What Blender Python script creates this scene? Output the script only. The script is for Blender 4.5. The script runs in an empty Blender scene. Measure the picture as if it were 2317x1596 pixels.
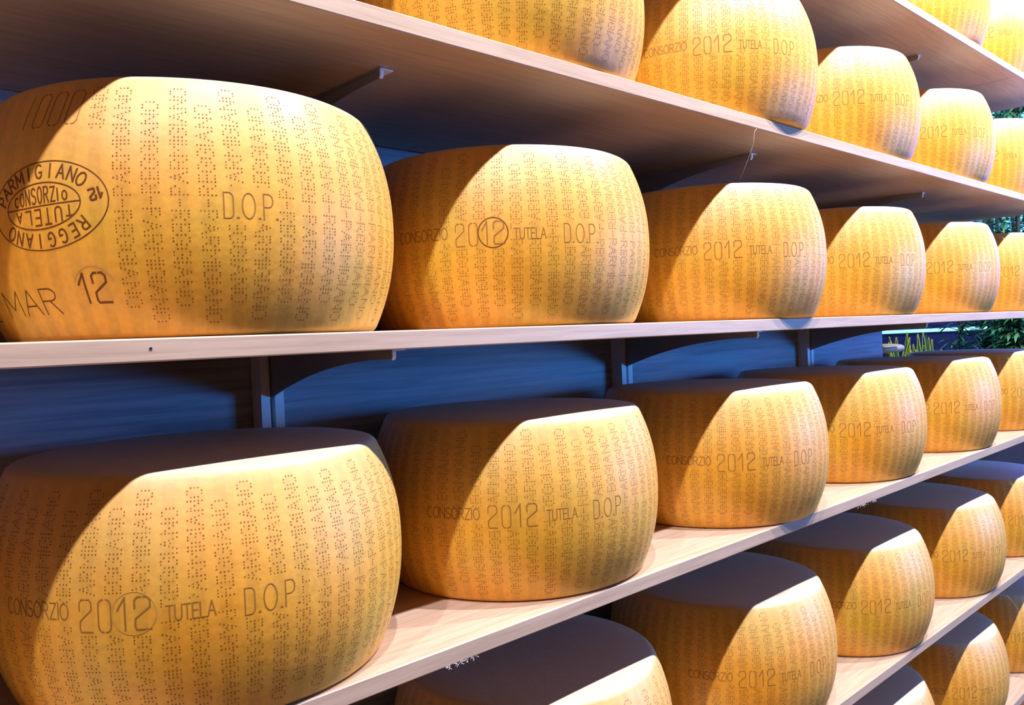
import bpy, math, random
from mathutils import Vector, Matrix
R_ = math.radians
ZO = 1.35                                   # middle shelf top above the floor
sc = bpy.context.scene
C = sc.collection

# ------------------------------------------------------------------ camera
yaw, pitch, roll = R_(43.00887), R_(-1.18705), R_(-2.33984)
fw = Vector((math.sin(yaw)*math.cos(pitch), math.cos(yaw)*math.cos(pitch), math.sin(pitch)))
rt0 = Vector((math.cos(yaw), -math.sin(yaw), 0)); up0 = rt0.cross(fw)
rt = rt0*math.cos(roll) + up0*math.sin(roll); up = -rt0*math.sin(roll) + up0*math.cos(roll)
cd = bpy.data.cameras.new('camera'); cam = bpy.data.objects.new('camera', cd); C.objects.link(cam)
cd.sensor_width = 36; cd.lens = 1851.69461/2317*36; cd.clip_start = 0.02; cd.clip_end = 60
m = Matrix((rt, up, -fw)).transposed().to_4x4(); m.translation = Vector((0, -0.64452, ZO-0.00933))
cam.matrix_world = m
sc.camera = cam

# ------------------------------------------------------------------ world, lights, exposure
w = bpy.data.worlds.new('world'); sc.world = w; w.use_nodes = True
w.node_tree.nodes['Background'].inputs[0].default_value = (1.0, 0.38, 0.07, 1)
w.node_tree.nodes['Background'].inputs[1].default_value = 0.09
def spot(x, power, size=0.03, y=-0.75, z=2.10, tx=None, ang=110, col=(1, 0.95, 1.08)):
    l = bpy.data.lights.new('ceiling_spot', 'SPOT'); o = bpy.data.objects.new('ceiling_spot', l); C.objects.link(o)
    l.energy = power; l.shadow_soft_size = size; l.spot_size = R_(ang); l.spot_blend = 0.6; l.color = col
    o.location = (x, y, z+ZO)
    t = Vector((x if tx is None else tx, 0.1, ZO)); o.rotation_euler = (t-o.location).to_track_quat('-Z', 'Y').to_euler()
    return o
for x, p, y in ((-0.8, 105, -0.66), (0.2, 130, -0.66), (1.2, 175, -0.66), (2.2, 192, -0.66), (3.2, 172, -0.66)):
    spot(x, p, 0.02, y, 1.60)
def area(name, loc, target, sx, sy, power, col):
    l = bpy.data.lights.new(name, 'AREA'); o = bpy.data.objects.new(name, l); C.objects.link(o)
    l.shape = 'RECTANGLE'; l.size = sx; l.size_y = sy; l.energy = power; l.color = col
    o.location = Vector(loc)+Vector((0, 0, ZO)); t = Vector(target)+Vector((0, 0, ZO))
    o.rotation_euler = (t-o.location).to_track_quat('-Z', 'Y').to_euler(); return o
area('blue_wash_light', (4.0, -2.7, 0.05), (1.3, 0.2, -0.08), 1.3, 0.8, 118, (0.05, 0.32, 1.0))
area('blue_end_light', (5.0, 0.0, 0.45), (1.5, 0.2, -0.1), 1.2, 1.2, 50, (0.14, 0.16, 1.0))
area('garden_fill_light', (3.7, 1.9, 1.6), (4.3, 0.7, 0.0), 0.5, 0.5, 40, (0.45, 0.9, 1.0))  # added unseen fill that brightens the plants from the front
sc.view_settings.view_transform = 'Standard'; sc.view_settings.look = 'None'
sc.view_settings.gamma = 1; sc.view_settings.use_curve_mapping = False
sc.view_settings.exposure = 0.0
sc.cycles.max_bounces = 8; sc.cycles.diffuse_bounces = 5; sc.cycles.glossy_bounces = 3
sc.cycles.use_denoising = True
sc.cycles.sample_clamp_indirect = 6

# ------------------------------------------------------------------ materials
def mat(name, col=(0.5, 0.5, 0.5), rough=0.5, spec=0.5, metal=0.0):
    mt = bpy.data.materials.new(name); mt.use_nodes = True
    b = mt.node_tree.nodes['Principled BSDF']
    b.inputs['Base Color'].default_value = (*col, 1); b.inputs['Roughness'].default_value = rough
    b.inputs['Specular IOR Level'].default_value = spec; b.inputs['Metallic'].default_value = metal
    return mt, mt.node_tree, b
def ramp(nt, stops):
    r = nt.nodes.new('ShaderNodeValToRGB'); e = r.color_ramp.elements
    e[0].position, e[0].color = stops[0][0], (*stops[0][1], 1); e[1].position, e[1].color = stops[-1][0], (*stops[-1][1], 1)
    for p, c in stops[1:-1]:
        n = e.new(p); n.color = (*c, 1)
    return r
def rind_mat():
    mt, nt, b = mat('cheese_rind', (0.72, 0.38, 0.05), 0.5, 0.6)
    b.inputs['Coat Weight'].default_value = 0.22; b.inputs['Coat Roughness'].default_value = 0.5
    b.inputs['Sheen Weight'].default_value = 0.05; b.inputs['Sheen Roughness'].default_value = 0.5; b.inputs['Sheen Tint'].default_value = (1, 0.92, 0.86, 1)
    N, L = nt.nodes.new, nt.links.new
    tc = N('ShaderNodeTexCoord'); oi = N('ShaderNodeObjectInfo')
    mul = N('ShaderNodeVectorMath'); mul.operation = 'SCALE'; mul.inputs[3].default_value = 1
    add = N('ShaderNodeVectorMath'); add.operation = 'ADD'
    rv = N('ShaderNodeMath'); rv.operation = 'MULTIPLY'; rv.inputs[1].default_value = 37
    L(oi.outputs['Random'], rv.inputs[0]); L(tc.outputs['Object'], add.inputs[0]); L(rv.outputs[0], add.inputs[1])
    n1 = N('ShaderNodeTexNoise'); n1.inputs['Scale'].default_value = 9; n1.inputs['Detail'].default_value = 4
    L(add.outputs[0], n1.inputs['Vector'])
    r1 = ramp(nt, [(0.32, (0.88, 0.38, 0.022)), (0.5, (0.86, 0.42, 0.03)), (0.68, (0.74, 0.43, 0.03))])
    L(n1.outputs['Fac'], r1.inputs[0])
    n2 = N('ShaderNodeTexNoise'); n2.inputs['Scale'].default_value = 160; n2.inputs['Detail'].default_value = 5
    L(tc.outputs['Object'], n2.inputs['Vector'])
    r2 = ramp(nt, [(0.3, (0.86, 0.86, 0.86)), (0.62, (1, 1, 1))]); L(n2.outputs['Fac'], r2.inputs[0])
    mx = N('ShaderNodeMix'); mx.data_type = 'RGBA'; mx.blend_type = 'MULTIPLY'; mx.inputs[0].default_value = 1
    L(r1.outputs[0], mx.inputs[6]); L(r2.outputs[0], mx.inputs[7])
    # faint upright mould strips between the lettering columns
    sp = N('ShaderNodeSeparateXYZ'); L(tc.outputs['Object'], sp.inputs[0])
    at = N('ShaderNodeMath'); at.operation = 'ARCTAN2'; L(sp.outputs[1], at.inputs[0]); L(sp.outputs[0], at.inputs[1])
    k = N('ShaderNodeMath'); k.operation = 'MULTIPLY'; k.inputs[1].default_value = 58; L(at.outputs[0], k.inputs[0])
    s = N('ShaderNodeMath'); s.operation = 'COSINE'; L(k.outputs[0], s.inputs[0])
    r3 = ramp(nt, [(0.35, (0.95, 0.95, 0.93)), (0.65, (1.06, 1.06, 1.1))])
    h = N('ShaderNodeMath'); h.operation = 'MULTIPLY_ADD'; h.inputs[1].default_value = -0.5; h.inputs[2].default_value = 0.5
    L(s.outputs[0], h.inputs[0]); L(h.outputs[0], r3.inputs[0])
    mx2 = N('ShaderNodeMix'); mx2.data_type = 'RGBA'; mx2.blend_type = 'MULTIPLY'; mx2.inputs[0].default_value = 0.6
    L(mx.outputs[2], mx2.inputs[6]); L(r3.outputs[0], mx2.inputs[7]); 
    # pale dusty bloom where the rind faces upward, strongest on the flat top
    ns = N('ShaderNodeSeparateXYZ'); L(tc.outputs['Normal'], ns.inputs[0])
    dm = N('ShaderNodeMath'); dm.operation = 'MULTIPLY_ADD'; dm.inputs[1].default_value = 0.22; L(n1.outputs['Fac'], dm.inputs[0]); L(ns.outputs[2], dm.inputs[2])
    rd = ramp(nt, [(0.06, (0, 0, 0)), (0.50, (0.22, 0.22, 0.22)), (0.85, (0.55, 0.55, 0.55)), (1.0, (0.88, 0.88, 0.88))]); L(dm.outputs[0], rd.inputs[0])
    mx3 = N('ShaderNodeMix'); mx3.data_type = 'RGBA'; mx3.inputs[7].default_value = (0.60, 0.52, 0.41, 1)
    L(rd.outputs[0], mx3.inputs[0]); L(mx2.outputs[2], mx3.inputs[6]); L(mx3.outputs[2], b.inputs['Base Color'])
    # bump: grain, soft dents, strips
    n3 = N('ShaderNodeTexNoise'); n3.inputs['Scale'].default_value = 28; n3.inputs['Detail'].default_value = 3
    L(add.outputs[0], n3.inputs['Vector'])
    a1 = N('ShaderNodeMath'); a1.operation = 'MULTIPLY_ADD'; a1.inputs[1].default_value = 0.25
    L(n2.outputs['Fac'], a1.inputs[0]); L(n3.outputs['Fac'], a1.inputs[2])
    sn = N('ShaderNodeSeparateXYZ'); L(tc.outputs['Normal'], sn.inputs[0])
    ab = N('ShaderNodeMath'); ab.operation = 'ABSOLUTE'; L(sn.outputs[2], ab.inputs[0])
    lt = N('ShaderNodeMath'); lt.operation = 'LESS_THAN'; lt.inputs[1].default_value = 0.6; L(ab.outputs[0], lt.inputs[0])
    hm = N('ShaderNodeMath'); hm.operation = 'MULTIPLY'; L(h.outputs[0], hm.inputs[0]); L(lt.outputs[0], hm.inputs[1])
    fm = N('ShaderNodeMath'); fm.operation = 'MULTIPLY'; fm.inputs[1].default_value = 1.0; L(lt.outputs[0], fm.inputs[0]); L(fm.outputs[0], mx2.inputs[0])
    a2 = N('ShaderNodeMath'); a2.operation = 'MULTIPLY_ADD'; a2.inputs[1].default_value = 0.16
    L(hm.outputs[0], a2.inputs[0]); L(a1.outputs[0], a2.inputs[2])
    bp = N('ShaderNodeBump'); bp.inputs['Strength'].default_value = 0.35; bp.inputs['Distance'].default_value = 0.0022
    L(a2.outputs[0], bp.inputs['Height']); L(bp.outputs[0], b.inputs['Normal'])
    return mt
def wood_mat(name, c0, c1, sc_=(3, 60, 60), rough=0.45, spec=0.4):
    mt, nt, b = mat(name, c0, rough, spec); N, L = nt.nodes.new, nt.links.new
    tc = N('ShaderNodeTexCoord'); mp = N('ShaderNodeMapping'); mp.inputs['Scale'].default_value = sc_
    L(tc.outputs['Object'], mp.inputs[0])
    n = N('ShaderNodeTexNoise'); n.inputs['Scale'].default_value = 2.2; n.inputs['Detail'].default_value = 7; n.inputs['Roughness'].default_value = 0.65
    n.inputs['Distortion'].default_value = 0.4
    L(mp.outputs[0], n.inputs['Vector']); r = ramp(nt, [(0.36, c1), (0.58, c0)]); L(n.outputs['Fac'], r.inputs[0])
    L(r.outputs[0], b.inputs['Base Color'])
    bp = N('ShaderNodeBump'); bp.inputs['Strength'].default_value = 0.15; bp.inputs['Distance'].default_value = 0.001
    L(n.outputs['Fac'], bp.inputs['Height']); L(bp.outputs[0], b.inputs['Normal'])
    return mt
M = {}
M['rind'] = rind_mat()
M['dot'] = mat('pin_hole', (0.30, 0.11, 0.012), 0.7, 0.15)[0]
M['groove'] = mat('stamped_groove', (0.17, 0.055, 0.006), 0.6, 0.3)[0]
M['pale_groove'] = mat('pale_stamp_edge', (0.60, 0.34, 0.06), 0.5, 0.5)[0]
M['board'] = wood_mat('pale_oak_board', (0.58, 0.42, 0.29), (0.47, 0.33, 0.22))
M['panel'] = wood_mat('back_panel_laminate', (0.37, 0.38, 0.44), (0.24, 0.25, 0.30), (1.5, 40, 40), 0.5, 0.3)
M['metal'] = mat('light_grey_metal', (0.9, 0.9, 0.92), 0.55, 0.5, 0.0)[0]
M['bracket'] = mat('shaded_bracket_metal', (0.34, 0.33, 0.34), 0.45, 0.5, 0.0)[0]  # pale metal made darker: the shade on the webs is put into the colour
M['slot'] = mat('dark_slot', (0.02, 0.02, 0.03), 0.8, 0.1)[0]
M['floor'] = wood_mat('floor_boards', (0.24, 0.10, 0.022), (0.16, 0.065, 0.015), (2, 14, 1))
M['fine'] = mat('fine_stamped_groove', (0.36, 0.165, 0.028), 0.6, 0.3)[0]
M['bluewall'] = mat('blue_painted_wall', (0.03, 0.03, 0.16), 0.8, 0.1)[0]
M['paint'] = mat('dark_grey_paint', (0.05, 0.05, 0.06), 0.8, 0.1)[0]
M['leaf'] = mat('bamboo_leaf', (0.08, 0.28, 0.12), 0.5, 0.4)[0]
M['leafd'] = mat('dark_leaf', (0.03, 0.14, 0.06), 0.5, 0.4)[0]
M['leafe'] = mat('yellow_leaf_edge', (0.62, 0.68, 0.06), 0.5, 0.4)[0]
M['stem'] = mat('dark_stem', (0.05, 0.06, 0.05), 0.6, 0.3)[0]
M['planter'] = mat('white_planter', (0.04, 0.06, 0.14), 0.5, 0.4)[0]
M['soil'] = mat('soil', (0.04, 0.03, 0.02), 0.9, 0.1)[0]
def emis(name, c, s):
    mt, nt, b = mat(name, c, 0.5); b.inputs['Emission Color'].default_value = (*c, 1); b.inputs['Emission Strength'].default_value = s
    return mt
M['tube'] = emis('neon_tube_glow', (0.35, 0.95, 0.85), 1.3)
M['pane'] = emis('daylight_pane', (0.22, 0.80, 1.0), 1.1)
M['pane2'] = emis('blue_lit_pane', (0.08, 0.30, 0.95), 0.9)

# ------------------------------------------------------------------ object helpers
def obj(name, verts, faces, mats, parent=None, smooth=None, mi=None, loc=(0, 0, 0)):
    me = bpy.data.meshes.new(name); me.from_pydata(verts, [], faces)
    for x in (mats if isinstance(mats, (list, tuple)) else [mats]): me.materials.append(x)
    if mi: me.polygons.foreach_set('material_index', mi)
    if smooth is True: me.polygons.foreach_set('use_smooth', [True]*len(faces))
    elif smooth: me.polygons.foreach_set('use_smooth', smooth)
    me.update(); o = bpy.data.objects.new(name, me); C.objects.link(o); o.location = loc
    if parent: o.parent = parent
    return o
def empty(name, loc, rz=0):
    o = bpy.data.objects.new(name, None); C.objects.link(o); o.location = loc; o.rotation_euler = (0, 0, rz); o.empty_display_size = 0.05; return o
def tag(o, label, cat, group=None, kind=None):
    o['label'] = label; o['category'] = cat
    if group: o['group'] = group
    if kind: o['kind'] = kind
    return o
def structure(o): o['kind'] = 'structure'; return o
class MB:
    def __init__(s): s.v = []; s.f = []
    def box(s, x0, x1, y0, y1, z0, z1, b=0.0):
        """box with chamfered long edges along x when b > 0"""
        n = len(s.v)
        if b:
            sec = [(y0+b, z0), (y1-b, z0), (y1, z0+b), (y1, z1-b), (y1-b, z1), (y0+b, z1), (y0, z1-b), (y0, z0+b)]
        else: sec = [(y0, z0), (y1, z0), (y1, z1), (y0, z1)]
        k = len(sec)
        for x in (x0, x1): s.v += [(x, y, z) for y, z in sec]
        s.f += [[n+i, n+(i+1) % k, n+k+(i+1) % k, n+k+i] for i in range(k)]
        s.f += [[n+i for i in range(k)][::-1], [n+k+i for i in range(k)]]
    def prism_x(s, poly, x0, x1):
        n = len(s.v); k = len(poly)
        for x in (x0, x1): s.v += [(x, y, z) for y, z in poly]
        s.f += [[n+i, n+(i+1) % k, n+k+(i+1) % k, n+k+i] for i in range(k)]
        s.f += [[n+i for i in range(k)][::-1], [n+k+i for i in range(k)]]
    def tube(s, pts, rads, seg=8):
        n = len(s.v); pts = [Vector(p) for p in pts]
        for i, p in enumerate(pts):
            d = (pts[min(i+1, len(pts)-1)]-pts[max(i-1, 0)]).normalized()
            a = d.orthogonal().normalized() if abs(d.z) > 0.9 else d.cross(Vector((0, 0, 1))).normalized()
            b = d.cross(a)
            r = rads if isinstance(rads, (int, float)) else rads[i]
            s.v += [tuple(p+a*r*math.cos(2*math.pi*j/seg)+b*r*math.sin(2*math.pi*j/seg)) for j in range(seg)]
        for i in range(len(pts)-1):
            s.f += [[n+i*seg+j, n+i*seg+(j+1) % seg, n+(i+1)*seg+(j+1) % seg, n+(i+1)*seg+j] for j in range(seg)]
        s.f += [[n+j for j in range(seg)][::-1], [n+(len(pts)-1)*seg+j for j in range(seg)]]
    def leaf(s, p, d, up_, L_, w_, bend=0.2, nseg=4):
        """pointed folded leaf blade with a little thickness from its fold"""
        n = len(s.v); p = Vector(p); d = Vector(d).normalized(); u = Vector(up_); sd = d.cross(u)
        if sd.length < 1e-3: sd = d.orthogonal()
        sd.normalize(); u = sd.cross(d).normalized()
        for i in range(nseg+1):
            t = i/nseg; wd = w_*(math.sin(math.pi*min(1, t*0.85+0.12)))*(1 if t < 1 else 0.02)
            c = p+d*L_*t-u*bend*L_*t*t
            s.v += [tuple(c+sd*wd+u*wd*0.3), tuple(c), tuple(c-sd*wd+u*wd*0.3)]
        for i in range(nseg):
            a = n+3*i; s.f += [[a, a+1, a+4, a+3], [a+1, a+2, a+5, a+4]]
    def build(s, name, mt, parent=None, smooth=None, loc=(0, 0, 0)): return obj(name, s.v, s.f, mt, parent, smooth, None, loc)

# ------------------------------------------------------------------ shelving geometry (metres, z relative to the middle shelf top)
T = 0.01823
ZS = {2: 0.6257, 1: 0.3053, 0: 0.0, -1: -0.3188, -2: -0.6581, -3: -0.9720}
YB = 0.40; YW = 0.41; XL = -0.75; XJ = 2.4304; XE = 2.79
SHN = {2: 'highest shelf', 1: 'second highest shelf', 0: 'level middle shelf',
       -1: 'shelf below the middle one', -2: 'fifth shelf down', -3: 'lowest shelf'}
bl = {2: 'pale wooden shelf board highest in view, crossing the top right corner', 1: 'pale wooden shelf board sloping down across the top, above the middle one',
      0: 'long pale shelf board running level across the middle, under the oval sealed cheese', -1: 'pale wooden shelf board directly below the middle shelf, rising to the right',
      -2: 'pale wooden shelf board second below the middle shelf, at the lower right', -3: 'pale wooden shelf board lowest in view, at the bottom right corner'}
for k, z in ZS.items():
    b = MB(); b.box(XL, XJ-0.0012, 0, YB, z-T, z, 0.0012)
    o = b.build('shelf_board', M['board'], loc=(0, 0, ZO)); tag(o, bl[k], 'shelf', 'wooden shelf boards')
    b = MB(); b.box(XJ+0.0012, XE, 0, YB, z-T, z, 0.0012)
    o = b.build('shelf_board', M['board'], loc=(0, 0, ZO))
    tag(o, 'short end piece of board at the far right of the ' + SHN[k], 'shelf', 'short end boards')
XB0, PB, YT = 0.5146, 0.7544, 0.0951
rail_lab = ['slotted grey metal wall rail behind the leftmost cheeses', 'slotted grey metal wall rail in the middle, behind the gap after the second cheese',
            'slotted grey metal wall rail seen third from the left', 'slotted grey metal wall rail at the far right end past the back panel']
col_lab = ['leftmost', 'second from the left', 'third from the left']
for i in range(3):
    x = XB0+i*PB
    b = MB()
    for s in (-1, 1):
        xa, xb = sorted((x+s*0.0035, x+s*0.0165)); b.box(xa, xb, YW-0.026, YW-0.023, -1.32, 1.2)
        xa, xb = sorted((x+s*0.0135, x+s*0.0165)); b.box(xa, xb, YW-0.023, YW, -1.32, 1.2)
        xa, xb = sorted((x+s*0.0035, x+s*0.0055)); b.box(xa, xb, YW-0.023, YW-0.014, -1.32, 1.2)
    o = empty('wall_rail', (0, 0, ZO)); tag(o, rail_lab[i], 'rail', 'slotted wall rails')
    b.build('channel', M['metal'], o)
    b = MB(); b.box(x-0.0135, x+0.0135, YW-0.014, YW, -1.32, 1.2); b.build('slot_back', M['slot'], o)
    for k, z in ZS.items():
        if k == -3: continue
        if k == 2 and i < 2: continue
        t = z-T-0.0006
        o = empty('shelf_bracket', (x, YW-0.02, ZO+t))
        tag(o, 'curved grey metal bracket %s, under the %s' % (col_lab[i], SHN[k]), 'bracket', 'shelf brackets')
        y1 = YW-0.020; prof = []
        n = 14
        for j in range(n+1):
            u = j/n; y = YT+(y1-YT)*u
            prof.append((y-y1, -(0.011+0.052*(u**2.1))))
        poly = [(YT-y1, -0.001)]+prof+[(0, -0.001)]
        b = MB(); b.prism_x(poly, -0.0012, 0.0012); b.build('web', M['bracket'], o)
        b = MB(); b.box(-0.0012, 0.015, YT-y1, -0.002, -0.0018, -0.0002)
        # little rolled lip at the front end
        lip = [(YT-y1, -0.001), (YT-y1-0.0015, -0.003), (YT-y1-0.0015, -0.009), (YT-y1+0.001, -0.012), (YT-y1+0.0016, -0.011), (YT-y1+0.0002, -0.008), (YT-y1+0.0004, -0.003)]
        b.prism_x(lip, -0.003, 0.0012)
        b.build('flange', M['metal'], o)

# back panel and room
b = MB(); b.box(-1.6, 2.53, YW, YW+0.02, -1.35, 2.6); o = structure(b.build('wall_back', M['panel'], loc=(0, 0, ZO)))
b = MB(); b.box(-3, 6, -4, 3.6, -0.02, 0); structure(b.build('floor', M['floor']))
b = MB(); b.box(5.2, 5.3, -4, 3.6, -1.35, 2.9); structure(b.build('wall_right', M['bluewall'], loc=(0, 0, ZO)))
b = MB(); b.box(2.53, 5.2, 3.5, 3.6, -1.35, 2.9); structure(b.build('wall_garden', M['bluewall'], loc=(0, 0, ZO)))

# ------------------------------------------------------------------ cheese wheels
RM, RE, H = 0.1931, 0.1691, 0.2104
def rad(h):
    return RE+(RM-RE)*(1-abs(2*h/H-1)**2.2)
FIL = 0.0055
def surf(th, h, e=0.0):
    """point on the bulging side; h may run into the rounded rims"""
    r = rad(h)
    d = min(h, H-h)
    if d < FIL: r -= FIL-math.sqrt(max(0, FIL*FIL-(FIL-d)**2))
    r += 0.0006*math.sin(3*th+1)+0.0004*math.sin(7*th+9*h)
    # slope for normal
    dr = (rad(min(H, h+1e-3))-rad(max(0, h-1e-3)))/2e-3
    nz = -dr/math.sqrt(1+dr*dr); nr = 1/math.sqrt(1+dr*dr)
    return ((r+e*nr)*math.cos(th), (r+e*nr)*math.sin(th), h+e*nz)
def stem(x): return [(x, v) for v in (-2, -1, 0, 1, 2)]
DOT = {'P': (2.8, stem(0)+[(1, 2), (2, 2), (2.8, 1), (2, 0), (1, 0)]),
       'R': (3.0, stem(0)+[(1, 2), (2, 2), (2.8, 1), (2, 0), (1, 0), (2.1, -1.1), (3, -2)]),
       'A': (3.5, [(0, -2), (.44, -1), (.87, 0), (1.3, 1), (1.75, 2), (2.2, 1), (2.63, 0), (3.06, -1), (3.5, -2), (1.75, -.3)]),
       'M': (4.0, stem(0)+[(1, 1), (2, 0), (3, 1)]+stem(4)), 'I': (0, stem(0)), 'N': (3.1, stem(0)+[(.85, 1), (1.55, 0), (2.25, -1)]+stem(3.1)),
       'G': (3.0, [(0, 1), (0, 0), (0, -1), (1, 2), (2, 2), (3, 1.2), (1, -2), (2, -2), (3, -1.2), (2.9, -.1), (1.9, 0)]),
       'E': (2.0, stem(0)+[(1, 2), (2, 2), (1, 0), (2, 0), (1, -2), (2, -2)]),
       'O': (3.0, [(0, 1), (0, 0), (0, -1), (1, 2), (2, 2), (1, -2), (2, -2), (3, 1), (3, 0), (3, -1)])}
def dot_word(wd, pitch):
    out = []; x = 0
    for ch in wd:
        w_, pts = DOT[ch]; out += [(x+px*pitch, py) for px, py in pts]; x += (w_+1.25)*pitch
    return out
W_P, W_R = dot_word('PARMIGIANO', 0.00235), dot_word('REGGIANO', 0.0025)
CP = 0.00300                                   # dot spacing across a column
def add_dots(v, f, thc, words, skip, hmin=0.006, hmax=H-0.006, rnd=random):
    """one upright column: words[0] reads upward from the middle dash, words[1] downward"""
    def put(th, h):
        if not hmin < h < hmax: return
        for a, b_, hh0, hh1 in skip:
            if a < th < b_ and hh0 < h < hh1: return
        n = len(v); r = 0.00063*rnd.uniform(0.85, 1.2)
        c = surf(th, h, 0.00016)
        for j in range(6):
            a = j*math.pi/3+0.3
            v.append(surf(th+r*math.cos(a)/RM, h+r*math.sin(a), 0.00012))
        f.append([n+j for j in range(6)])
    sl = rnd.uniform(-0.02, 0.02); j0 = rnd.uniform(-0.0015, 0.0015)
    if words[0] is not None:
        for s, t in words[0]: put(thc+(-t*CP+sl*s)/RM, H/2+j0+0.0062+s)
    if words[1] is not None:
        for s, t in words[1]: put(thc+(t*CP-sl*s)/RM, H/2+j0-0.0062-s)
    if words[0] is not None and words[1] is not None:
        for q in (-1, 0, 1): put(thc, H/2+j0+q*0.0023)
NT = 216
def rind_mesh(name, cols, seed):
    v = []; f = []; sm = []
    hs = [0.0, 0.0005, 0.0015, 0.003, 0.0055]+[0.0055+(H-0.011)*i/20 for i in range(1, 20)]+[H-0.0055, H-0.003, H-0.0015, H-0.0005, H]
    for h in hs:
        v += [surf(2*math.pi*j/NT, h) for j in range(NT)]
    for i in range(len(hs)-1):
        for j in range(NT): f.append([i*NT+j, i*NT+(j+1) % NT, (i+1)*NT+(j+1) % NT, (i+1)*NT+j])
    rt_ = rad(0)-FIL
    # gently crowned top and flat underside
    base = (len(hs)-1)*NT; prev = base
    for q, (rr, dz) in enumerate(((0.75, 0.0012), (0.4, 0.0022))):
        n = len(v); v += [(rt_*rr*math.cos(2*math.pi*j/NT), rt_*rr*math.sin(2*math.pi*j/NT), H+dz) for j in range(NT)]
        for j in range(NT): f.append([prev+j, prev+(j+1) % NT, n+(j+1) % NT, n+j])
        prev = n
    n = len(v); v.append((0, 0, H+0.0025)); f += [[prev+j, prev+(j+1) % NT, n] for j in range(NT)]
    f.append([j for j in range(NT)][::-1])
    sm = [True]*(len(f)-1)+[False]; mi = [0]*len(f)
    rnd = random.Random(seed); n0 = len(f)
    for thc, words, skip, lo, hi in cols: add_dots(v, f, thc, words, skip, lo, hi, rnd)
    mi += [1]*(len(f)-n0); sm += [False]*(len(f)-n0)
    me = bpy.data.meshes.new(name); me.from_pydata(v, [], f); me.materials.append(M['rind']); me.materials.append(M['dot'])
    me.polygons.foreach_set('material_index', mi); me.polygons.foreach_set('use_smooth', sm); me.update(); return me

# --- stamped line lettering: strokes in a unit box (x 0..w, y 0..1)
def arc(cx, cy, rx, ry, a0, a1, n=10):
    return [(cx+rx*math.cos(R_(a0+(a1-a0)*i/n)), cy+ry*math.sin(R_(a0+(a1-a0)*i/n))) for i in range(n+1)]
ST = {'C': (0.62, [arc(0.33, 0.5, 0.33, 0.5, 50, 310, 16)]), 'O': (0.70, [arc(0.35, 0.5, 0.35, 0.5, 0, 360, 22)]),
      'N': (0.62, [[(0, 0), (0, 1), (0.62, 0), (0.62, 1)]]), 'S': (0.55, [arc(0.28, 0.76, 0.26, 0.24, 30, 255, 9)+arc(0.28, 0.25, 0.27, 0.25, 80, -150, 10)]),
      'R': (0.58, [[(0, 0), (0, 1), (0.32, 1)]+arc(0.32, 0.76, 0.24, 0.24, 90, -90, 7)+[(0, 0.52)], [(0.28, 0.52), (0.58, 0)]]),
      'Z': (0.58, [[(0, 1), (0.58, 1), (0, 0), (0.58, 0)]]), 'I': (0.06, [[(0.03, 0), (0.03, 1)]]),
      'T': (0.60, [[(0, 1), (0.6, 1)], [(0.3, 1), (0.3, 0)]]), 'U': (0.58, [[(0, 1), (0, 0.3)]+arc(0.29, 0.28, 0.29, 0.28, 180, 360, 9)+[(0.58, 1)]]),
      'E': (0.50, [[(0.5, 1), (0, 1), (0, 0), (0.5, 0)], [(0, 0.52), (0.44, 0.52)]]), 'L': (0.48, [[(0, 1), (0, 0), (0.48, 0)]]),
      'A': (0.68, [[(0, 0), (0.34, 1), (0.68, 0)], [(0.13, 0.36), (0.55, 0.36)]]), 'M': (0.78, [[(0, 0), (0, 1), (0.39, 0.25), (0.78, 1), (0.78, 0)]]),
      'G': (0.66, [arc(0.34, 0.5, 0.34, 0.5, 50, 320, 16)+[(0.62, 0.42), (0.36, 0.42)]]), 'P': (0.52, [[(0, 0), (0, 1), (0.28, 1)]+arc(0.28, 0.74, 0.24, 0.26, 90, -90, 7)+[(0, 0.48)]]),
      'D': (0.50, [[(0, 0), (0, 1), (0.24, 1)]+arc(0.26, 0.78, 0.24, 0.22, 90, 0, 5)+arc(0.26, 0.22, 0.24, 0.22, 0, -90, 5)+[(0.06, 0)]]),
      '.': (0.07, [[(0.0, 0.03), (0.07, 0.03)]]), ' ': (0.35, []),
      '2': (0.52, [[(0.0, 0.66), (0.0, 0.90), (0.10, 1), (0.22, 1)], [(0.30, 1), (0.42, 1), (0.52, 0.90), (0.52, 0.68), (0.02, 0.34), (0.0, 0.10), (0.05, 0), (0.55, 0)]]),
      '0': (0.50, [[(0.20, 1), (0.10, 1), (0, 0.90), (0, 0.10), (0.10, 0), (0.20, 0)], [(0.30, 1), (0.40, 1), (0.50, 0.90), (0.50, 0.10), (0.40, 0), (0.30, 0)]]),
      '1': (0.30, [[(0, 0.62), (0.26, 1), (0.26, 0)]])}
ST['o'] = (0.52, [[(0.20, 1)]+arc(0.2, 0.8, 0.2, 0.2, 90, 180, 4)+arc(0.2, 0.2, 0.2, 0.2, 180, 270, 4), [(0.30, 0)]+arc(0.32, 0.2, 0.2, 0.2, 270, 360, 4)+arc(0.32, 0.8, 0.2, 0.2, 0, 90, 4)])
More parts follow.
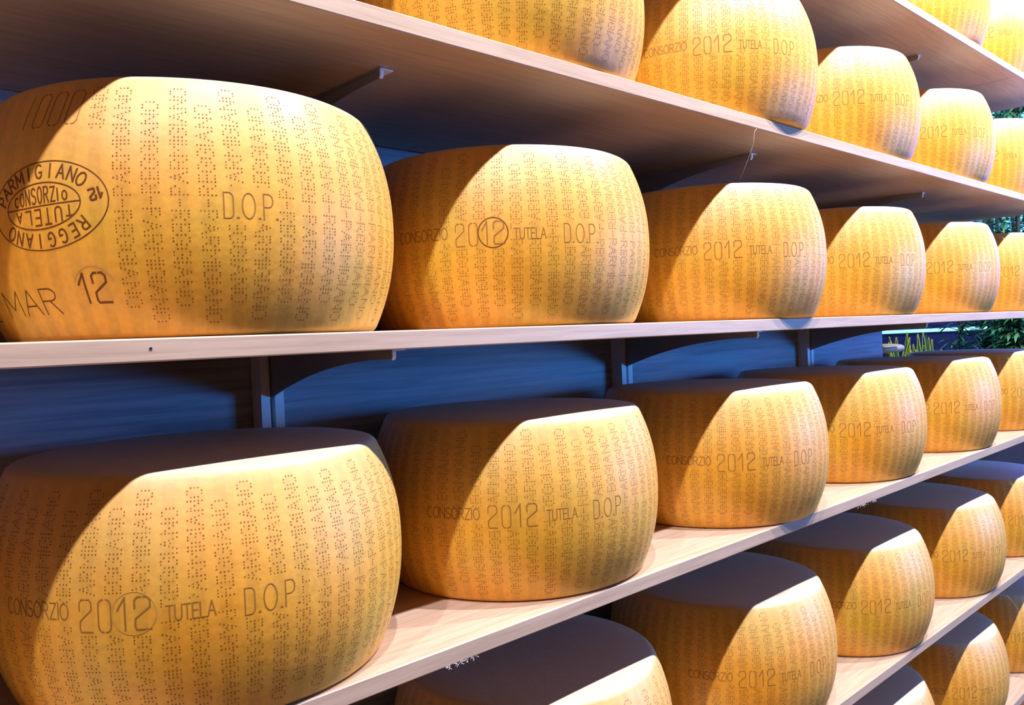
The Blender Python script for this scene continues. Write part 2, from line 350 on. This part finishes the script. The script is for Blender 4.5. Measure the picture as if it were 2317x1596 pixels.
class Ink:
    """ribbons laid on the bulging side; coordinates (s along the rim in metres, h height)"""
    def __init__(s, th0): s.v = []; s.f = []; s.th0 = th0
    def line(s, pts, wd):
        for (x0, y0), (x1, y1) in zip(pts[:-1], pts[1:]):
            L_ = math.hypot(x1-x0, y1-y0)
            if L_ < 1e-6: continue
            dx, dy = (x1-x0)/L_, (y1-y0)/L_; nx, ny = -dy*wd/2, dx*wd/2
            a0, b0, a1, b1 = x0-dx*wd*0.3, y0-dy*wd*0.3, x1+dx*wd*0.3, y1+dy*wd*0.3
            k = max(1, int(L_/0.002)); n = len(s.v)
            for i in range(k+1):
                t = i/k; x = a0+(a1-a0)*t; y = b0+(b1-b0)*t
                for q in (1, 0, -1): s.v.append(surf(s.th0+(x+nx*q)/RM, y+ny*q, 0.00010 if q else 0.00022))
            for i in range(k):
                a = n+3*i; s.f += [[a, a+1, a+4, a+3], [a+1, a+2, a+5, a+4]]
    def text(s, txt, x, y, hgt, wd, sx=1.0, gap=0.16, tf=None, lean=0.0):
        for ch in txt:
            w_, strokes = ST[ch]
            for st in strokes:
                pts = [(x+(px+lean*py)*hgt*sx, y+py*hgt) for px, py in st]
                s.line([tf(*p) for p in pts] if tf else pts, wd*(1.5 if ch == '.' else 1))
            x += (w_+gap)*hgt*sx
        return x
    def build(s, name, mt, parent=None): return obj(name, s.v, s.f, mt, parent)
def tw(txt, hgt, sx=1.0, gap=0.16): return sum((ST[c][0]+gap)*hgt*sx for c in txt)-gap*hgt*sx
def fit(ink, txt, a0, a1, hc, hgt, wd, lean=0.0, gap=0.16):
    """text filling the angles a0..a1 (degrees from the year stamp)"""
    x0, x1 = R_(a0)*RM, R_(a1)*RM; sx = (x1-x0)/tw(txt, hgt, 1, gap)
    ink.text(txt, x0, hc-hgt/2, hgt, wd, sx, gap, None, lean)
# angles are relative to the centre of the year stamp
WORDS = [('consortium_stamp', [('CONSORZIO', -31, -11.2, 0.1085, 0.0125, 0.0011, 0.16)]),
         ('year_stamp', [('2o', -8.2, -0.6, 0.1055, 0.0255, 0.0012, 0.3), ('12', 0.9, 8.2, 0.1065, 0.0255, 0.0015, 0.3)]),
         ('custody_stamp', [('TUTELA', 11.6, 22.4, 0.1045, 0.0120, 0.0011, 0.16)]),
         ('appellation_stamp', [('D.O.P.', 29.0, 42.5, 0.1045, 0.0215, 0.0011, 0.2)])]
word_mesh = {}
def add_words(o):
    for nm, parts in WORDS:
        if nm not in word_mesh:
            k = Ink(0)
            for t_, a0, a1, hc_, hg_, wd_, gp_ in parts: fit(k, t_, a0, a1, hc_, hg_, wd_, 0, gp_)
            word_mesh[nm] = k.build(nm, M['fine'], o).data
        else:
            c = bpy.data.objects.new(nm, word_mesh[nm]); C.objects.link(c); c.parent = o
band_skip = [(R_(a), R_(b), 0.1055-h, 0.1055+h) for a, b, h in ((-32, -10.5, 0.0085), (-9.2, 9.2, 0.0155), (11, 23, 0.0075), (28.2, 43, 0.0145))]
NC = 58; D_ = 2*math.pi/NC
def columns(skip, drop=None):
    out = []
    for i in range(NC):
        th = (i-NC//2)*D_
        if drop and drop(th): continue
        out.append((th, (W_R, W_P) if i % 2 else (W_P, W_R), skip, 0.006, H-0.006))
    return out
rind_plain = rind_mesh('rind_plain', columns(band_skip), 3)
rind_plain2 = rind_mesh('rind_plain_other', columns(band_skip), 8)
seal_skip = [(R_(27.2), R_(41.2), 0.1035-0.0145, 0.1035+0.0145)]
sc_cols = columns(seal_skip, lambda t: R_(-62) < t < R_(5))
sc_cols.append((R_(0.0), (W_P, None), [], 0.165, H-0.008))
rind_seal = rind_mesh('rind_with_seal', sc_cols, 5)
KEYS = {(0, 0): .0127, (0, 1): -.0188, (0, 2): .001, (0, 3): .0006, (0, 4): .0124, (-1, 0): .0058, (-1, 1): -.0192, (-1, 2): -.014, (-1, 3): -.0181,
        (-1, 4): -.0045, (1, 1): -.0121, (1, 2): -.008, (1, 3): -.0017, (1, 4): .0048, (-2, 2): .0132, (-2, 3): -.0056, (-2, 4): .0008, (-2, 1): -.0027}
DY = {(0, 2): -.010, (-1, 2): -.010, (1, 2): -.010}
ANG = {(0, 1): -141.3, (0, 2): -140.1, (0, 3): -137.8, (0, 4): -141.0, (0, 5): -136, (-1, 0): -133.4, (-1, 1): -134.0, (-1, 2): -135.1, (-1, 3): -138.0, (-1, 4): -137.4, (-1, 5): -128,
       (1, 1): -150, (1, 2): -140.1, (1, 3): -137.7, (1, 4): -141.6, (1, 5): -150, (-2, 1): -136, (-2, 2): -130.9, (-2, 3): -131.0, (-2, 4): -135.3, (-2, 5): -132.6,
       (-3, 3): -134, (-3, 4): -131, (-3, 5): -138, (2, 4): -160, (2, 5): -150}
ORD = {0: 'first', 1: 'second', 2: 'third', 3: 'fourth', 4: 'fifth', 5: 'last'}
wheels = [(0, i) for i in range(6)]+[(-1, i) for i in range(6)]+[(1, i) for i in range(1, 6)]+[(-2, i) for i in range(1, 6)]+[(-3, i) for i in (3, 4, 5)]+[(2, 4), (2, 5)]
LAB = {
 (0, 0): 'big cheese wheel with oval seal and MAR 12, left on the middle shelf',
 (0, 1): 'cheese wheel with a ring around its 12, right of the oval sealed wheel',
 (0, 2): 'cheese wheel jutting over the middle shelf edge, third from its left',
 (0, 3): 'cheese wheel on the level middle shelf, fourth from the left',
 (0, 4): 'cheese wheel on the level middle shelf, fifth from the left',
 (0, 5): 'last cheese wheel on the middle shelf, cut off by the right picture edge',
 (-1, 0): 'big cheese wheel with dark dotted letters, left below the middle shelf',
 (-1, 1): 'second cheese wheel on the shelf below the middle one, right of the biggest',
 (-1, 2): 'third cheese wheel below the middle shelf, casting a blue shadow on the board edge',
 (-1, 3): 'fourth cheese wheel from the left on the shelf just below the middle one',
 (-1, 4): 'fifth cheese wheel from the left on the shelf just below the middle one',
 (-1, 5): 'cheese wheel cut off by the right edge, on the shelf below the middle one',
 (1, 1): 'leftmost cheese wheel on the upper sloping shelf, cut off by the top picture edge',
 (1, 2): 'pale lit cheese wheel, second from the left on the upper sloping shelf',
 (1, 3): 'pale lit cheese wheel, third from the left on the upper sloping shelf',
 (1, 4): 'pale lit cheese wheel, fourth from the left on the upper sloping shelf',
 (1, 5): 'pale cheese wheel cut off by the right edge, last on the upper sloping shelf',
 (-2, 1): 'cheese wheel at the bottom edge showing only its dark flat top and pale rim',
 (-2, 2): 'cheese wheel with dark flat top, leftmost on the fifth shelf with its stamp visible',
 (-2, 3): 'cheese wheel with bluish flat top, second with visible stamp on the fifth shelf',
 (-2, 4): 'cheese wheel with bluish flat top, third with visible stamp on the fifth shelf',
 (-2, 5): 'cheese wheel with bright blue flat top, at the right edge of the fifth shelf',
 (-3, 3): 'cheese wheel showing only a small bluish top corner at the bottom edge',
 (-3, 4): 'cheese wheel with 2012 stamp in the lowest row, cut off by the bottom edge',
 (-3, 5): 'greenish cheese wheel in the lowest row, cut off by the right picture edge',
 (2, 4): 'very bright cheese wheel at the top right corner, left one of the pair',
 (2, 5): 'very bright cheese wheel at the top right corner, right one of the pair'}
rnd = random.Random(11)
for k, i in wheels:
    key = (k, i); x = 0.32464+0.45*i+KEYS.get(key, rnd.uniform(-.006, .006)); y = 0.17055+DY.get(key, 0); th = R_(ANG.get(key, -140))
    if key == (0, 0): th = R_(-135)
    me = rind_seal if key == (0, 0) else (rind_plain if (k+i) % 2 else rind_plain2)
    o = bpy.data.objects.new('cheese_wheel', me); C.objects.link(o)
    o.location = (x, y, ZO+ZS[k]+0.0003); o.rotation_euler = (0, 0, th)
    tag(o, LAB[key], 'cheese', 'cheese wheels on the shelves')
    if key == (0, 0):
        k0 = Ink(0); fit(k0, 'D.O.P.', 28.2, 41.0, 0.1035, 0.0205, 0.0011, 0, 0.2); k0.build('appellation_stamp', M['fine'], o)
        s0 = R_(-13.3)*RM; hc = 0.1065; tilt = R_(3)
        def T2(px, py, s0=s0, hc=hc, tilt=tilt): return (s0+px*math.cos(tilt)-py*math.sin(tilt), hc+px*math.sin(tilt)+py*math.cos(tilt))
        q = Ink(0)
        a, b_, a2, b2 = 0.0555, 0.0345, 0.0362, 0.0180
        q.line([T2(a*math.cos(R_(t)), b_*math.sin(R_(t))) for t in range(0, 361, 4)], 0.0010)
        q.line([T2(-0.003+a2*math.cos(R_(t)), b2*math.sin(R_(t))) for t in range(0, 361, 4)], 0.0011)
        q.line([T2(-0.003-a2, 0), T2(-0.003+a2, 0)], 0.0011)
        def ring_text(txt, t0, t1, hg, wd):
            n = len(txt)
            for j, ch in enumerate(txt):
                t = R_(t0+(t1-t0)*(j+0.5)/n); am, bm = 0.0405, 0.0218
                cx_, cy_ = am*math.cos(t), bm*math.sin(t)
                nx, ny = math.cos(t)/am, math.sin(t)/bm; l = math.hypot(nx, ny); nx, ny = nx/l, ny/l
                tx_, ty_ = ny, -nx; w_, strokes = ST[ch]
                for st in strokes:
                    q.line([T2(cx_-0.0015+tx_*(px-w_/2)*hg*0.9+nx*py*hg, cy_+ty_*(px-w_/2)*hg*0.9+ny*py*hg) for px, py in st], wd)
        ring_text('PARMIGIANO', 170, 27, 0.0106, 0.0015); ring_text('REGGIANO', -30, -150, 0.0106, 0.0015)
        # CONSORZIO upright in the upper half, TUTELA upside down in the lower half
        xs = -0.0295
        for ch, hg in zip('CONSORZIO', (0.0072, 0.0098, 0.0118, 0.0124, 0.0128, 0.0122, 0.0112, 0.0094, 0.0068)):
            w_, strokes = ST[ch]; sx = 0.0070/max(0.35, w_)*0.68 if ch != 'I' else 0.0
            for st in strokes: q.line([T2(xs+px*(0.0040/max(w_, 0.06) if ch != 'I' else 0.01), 0.0022+py*hg) for px, py in st], 0.0013)
            xs += 0.0062 if ch != 'I' else 0.0044
        xs = 0.026
        for ch, hg in zip('TUTELA', (0.0080, 0.0112, 0.0122, 0.0122, 0.0105, 0.0078)):
            w_, strokes = ST[ch]
            for st in strokes: q.line([T2(xs-px*0.0056/max(w_, 0.06), -0.0026-py*hg) for px, py in st], 0.0014)
            xs -= 0.0098
        for j, ch in enumerate('12'):
            w_, strokes = ST[ch]; rot = R_(-168)
            for st in strokes:
                q.line([T2(0.0435+((px-0.25-(0.0 if j else 0.62))*math.cos(rot)-(py-0.5)*math.sin(rot))*0.0085, 0.0035+((px-0.25-(0.0 if j else 0.62))*math.sin(rot)+(py-0.5)*math.cos(rot))*0.0085) for px, py in st], 0.0018)
        q.build('oval_seal', M['groove'], o)['label'] = 'oval seal stamped into the rind'
        g = Ink(0); fit(g, 'MAR', -33.5, -13.2, 0.0325, 0.0200, 0.0011, -0.10, 0.18)
        g.build('month_stamp', M['groove'], o)['label'] = 'month stamp reading MAR'
        g = Ink(0); fit(g, '12', -6.2, 1.0, 0.0410, 0.0230, 0.0017, -0.10, 0.3)
        g.build('year_stamp', M['groove'], o)['label'] = 'dark year stamp reading 12'
        g = Ink(0); g.line([(R_(-45)*RM, 0.030), (R_(-44)*RM, 0.0200), (R_(-41.5)*RM, 0.0200)], 0.0011)
        g.build('cut_mark', M['groove'], o)
        g = Ink(0); cs = R_(-2.6)*RM
        g.line([(cs+0.0175*math.cos(R_(t)), 0.0405+0.0175*math.sin(R_(t))) for t in range(20, 161, 5)], 0.0014)
        g.build('round_stamp_edge', M['pale_groove'], o)
        g = Ink(0)
        for j, t in enumerate((-23, -18.6, -13.6, -8.6)):
            x0 = R_(t)*RM; hg = 0.030
            ch = '1' if j == 0 else '0'
            strokes = [[(0.2, 0), (0.2, 1)]] if j == 0 else ST['0'][1]
            for st in strokes: g.line([(x0+(px+0.22*py)*hg*0.75, 0.170+py*hg*0.93) for px, py in st], 0.0009)
        g.build('serial_number', M['fine'], o)['label'] = 'serial number cut near the top rim'
    else:
        add_words(o)
        if key in ((0, 1), (-1, 0)):
            g = Ink(0); cs = R_(4.6)*RM
            g.line([(cs+0.0168*math.cos(R_(t)), 0.1065+0.0168*math.sin(R_(t))) for t in range(0, 361, 6)], 0.0012)
            g.build('round_stamp_edge', M['groove'] if key == (0, 1) else M['pale_groove'], o)

# ------------------------------------------------------------------ garden corner beyond the shelves
GX = 4.0
def at(px_y, z): return (GX, px_y, z+ZO)
b = MB(); b.box(5.14, 5.2, -1.5, 0.87, 0.32, 1.9); o = structure(b.build('window_1', M['pane'], loc=(0, 0, ZO)))
b = MB(); b.box(5.14, 5.2, 0.89, 1.6, 0.32, 1.9); o = structure(b.build('window_2', M['pane2'], loc=(0, 0, ZO)))
b = MB()
for q in range(5): b.box(5.11, 5.139, 0.89, 1.6, 0.42+q*0.09, 0.427+q*0.09)
b.box(5.08, 5.139, 0.86, 0.90, 0.32, 1.9)
structure(b.build('trim_1', M['paint'], loc=(0, 0, ZO)))
b = MB(); b.tube([(5.189, 1.63, -0.086), (5.189, 0.92, -0.076)], 0.0105, 10)
tag(b.build('light_tube', M['tube'], smooth=True, loc=(0, 0, ZO)), 'glowing cyan light tube on the dark blue wall behind the plants', 'light')
b = MB(); b.box(3.6, 5.05, 0.2, 1.25, -1.35, -0.42); o = empty('planter', (0, 0, ZO)); tag(o, 'dark blue planter box holding the bamboo beyond the shelf end', 'planter')
b.build('box', M['planter'], o); b = MB(); b.box(3.62, 5.03, 0.22, 1.23, -0.42, -0.40); b.build('soil', M['soil'], o)
rnd = random.Random(4)
bam = [(4.05, 0.70, 'bamboo with thin bluish leaves seen between the shelves, left of the dark stalks'), (4.45, 0.69, 'dark bamboo stalk, leftmost of the dense clump at the right edge'),
       (3.80, 0.44, 'second dark bamboo stalk from the left in the clump beyond the shelves'), (4.88, 0.74, 'bamboo farthest back against the blue wall in the clump'),
       (4.15, 0.44, 'bamboo stalk farthest right, dense green leaves at the right picture edge')]
for j, (x, y, lab) in enumerate(bam):
    o = empty('bamboo_plant', (x, y, ZO-0.40)); tag(o, lab, 'plant', 'bamboo plants')
    s = MB(); lf = MB(); ld = MB()
    top = 1.75; pts = [(0.03*math.sin(t*2+j), 0.03*math.cos(t*1.7+j)-0.03, t*top) for t in [q/9 for q in range(10)]]
    s.tube(pts, [(0.012-0.007*q/9)*(0.4 if j == 0 else 1) for q in range(10)], 8)
    for q in range(90 if j == 0 else 300):
        t = rnd.uniform(0.10, 0.30) if q % 2 else rnd.uniform(0.3, 1); a = rnd.uniform(0, 2*math.pi); p = Vector(pts[min(9, int(t*9))]); p.z = t*top
        Lb = rnd.uniform(0.03, 0.10); e = p+Vector((math.cos(a), math.sin(a), 0.35))*Lb
        s.tube([p, e], [0.002, 0.001], 5)
        for r in range(5):
            d = Vector((math.cos(a+rnd.uniform(-1, 1)), math.sin(a+rnd.uniform(-1, 1)), rnd.uniform(-0.5, 0.4)))
            (lf if rnd.random() < 0.45 else ld).leaf(p.lerp(e, rnd.uniform(0.3, 1)), d, (0, 0, 1), rnd.uniform(0.05, 0.09), rnd.uniform(0.005, 0.009), 0.25)
    s.build('stem', M['stem'], o, True); lf.build('foliage', M['leaf'], o); ld.build('foliage', M['leafd'], o)
for j, (y, z, n) in enumerate([(0.97, -0.12, 3), (0.90, -0.10, 5), (0.84, -0.09, 6), (0.78, -0.10, 5), (0.71, -0.08, 4)]):
    o = empty('striped_plant', (3.72+0.075*(j % 2), y-0.02*(j % 2), ZO-0.40))
    tag(o, 'striped plant with yellow-edged leaves, %s before the blue wall' % ('leftmost', 'second from the left', 'third from the left', 'fourth from the left', 'fifth from the left')[j], 'plant', 'striped plants')
    g = MB(); e_ = MB()
    for q in range(n+3):
        a = rnd.uniform(0, 2*math.pi); ln = rnd.uniform(0.22, 0.33)+z+0.1; d = Vector((0.05*math.cos(a), 0.17*math.sin(a), 1))
        p = Vector((0.012*math.cos(a), 0.012*math.sin(a), 0)); fc = Vector((-1, 0.2*math.sin(a), 0.1))
        g.leaf(p, d, fc, ln, 0.012, rnd.uniform(-0.1, 0.1), 6)
        sd = d.normalized().cross(fc).normalized()
        for sgn in (-1, 1):
            e_.tube([p+d.normalized()*ln*t+sd*sgn*0.0125*math.sin(math.pi*min(1, t*0.85+0.12))-fc.normalized()*0.0 + Vector((-0.003, 0, 0)) for t in (0, 0.25, 0.5, 0.75, 1.0)], 0.0011, 5)
    g.build('leaves', M['leafd'], o); e_.build('leaf_edges', M['leafe'], o)['label'] = 'yellow leaf edges'

# small things on the shelf edges
b = MB(); n_ = 18
for q, (xx, k_) in enumerate(((2.66, 1.0), (2.82, 1.0), (2.838, 0.93), (2.849, 0.78), (2.855, 0.5), (2.857, 0.15))):
    b.v += [(xx, 0.53+0.07*k_*math.copysign(abs(math.cos(2*math.pi*t_/n_))**0.5, math.cos(2*math.pi*t_/n_)), -0.104+0.015*k_*math.copysign(abs(math.sin(2*math.pi*t_/n_))**0.7, math.sin(2*math.pi*t_/n_))) for t_ in range(n_)]
for q in range(5): b.f += [[q*n_+t_, q*n_+(t_+1) % n_, (q+1)*n_+(t_+1) % n_, (q+1)*n_+t_] for t_ in range(n_)]
b.f += [list(range(n_))[::-1], [5*n_+t_ for t_ in range(n_)]]
o = empty('side_ledge', (0, 0, ZO)); tag(o, 'small pale rounded ledge sticking out past the end of the back panel', 'ledge')
b.build('ledge_board', M['board'], o, True); b = MB(); b.box(2.70, 2.72, 0.52, 0.54, -1.35, -0.118); b.build('post', M['metal'], o)
o = MB(); o.tube([(0.2247, -0.0006, -0.008), (0.2247, 0.0004, -0.008)], 0.0011, 10)
tag(o.build('nail_head', M['slot'], loc=(0, 0, ZO)), 'small dark nail head in the middle shelf edge under the oval sealed wheel', 'nail')
def thread(pts, r, lab):
    q = MB(); q.tube(pts, r, 5); tag(q.build('cobweb_thread', M['web'], smooth=True, loc=(0, 0, ZO)), lab, 'cobweb', 'cobweb threads')
M['web'] = mat('cobweb', (0.75, 0.70, 0.68), 0.8, 0.2)[0]
thread([(1.123, 0.0, 0.2868), (1.115, -0.001, 0.281), (1.109, -0.002, 0.262), (1.090, -0.001, 0.232), (1.073, 0.002, 0.2045)], [0.0002, 0.0002, 0.00008, 0.00006, 0.00006], 'thin cobweb hanging from the upper sloping shelf edge onto the third middle shelf wheel')
rnd = random.Random(2)
for k_, xs_, lab in ((-1, (0.49, 0.535), 'pale dust fluff on the underside edge of the shelf below the middle one'), (-1, (1.42, 1.50), 'wisp of dust under the board edge below the blue shadowed wheel')):
    q = MB(); z = ZS[k_]-T
    for n_ in range(26):
        x = rnd.uniform(*xs_); p = [Vector((x, 0.0005, z+0.0004))]
        for m_ in range(4): p.append(p[-1]+Vector((rnd.uniform(-.0022, .0022), rnd.uniform(-.001, .0006), rnd.uniform(-.0016, .0006))))
        q.tube(p, 0.00018, 4)
    tag(q.build('dust_tuft', M['web'], loc=(0, 0, ZO)), lab, 'dust', 'dust tufts', 'stuff')
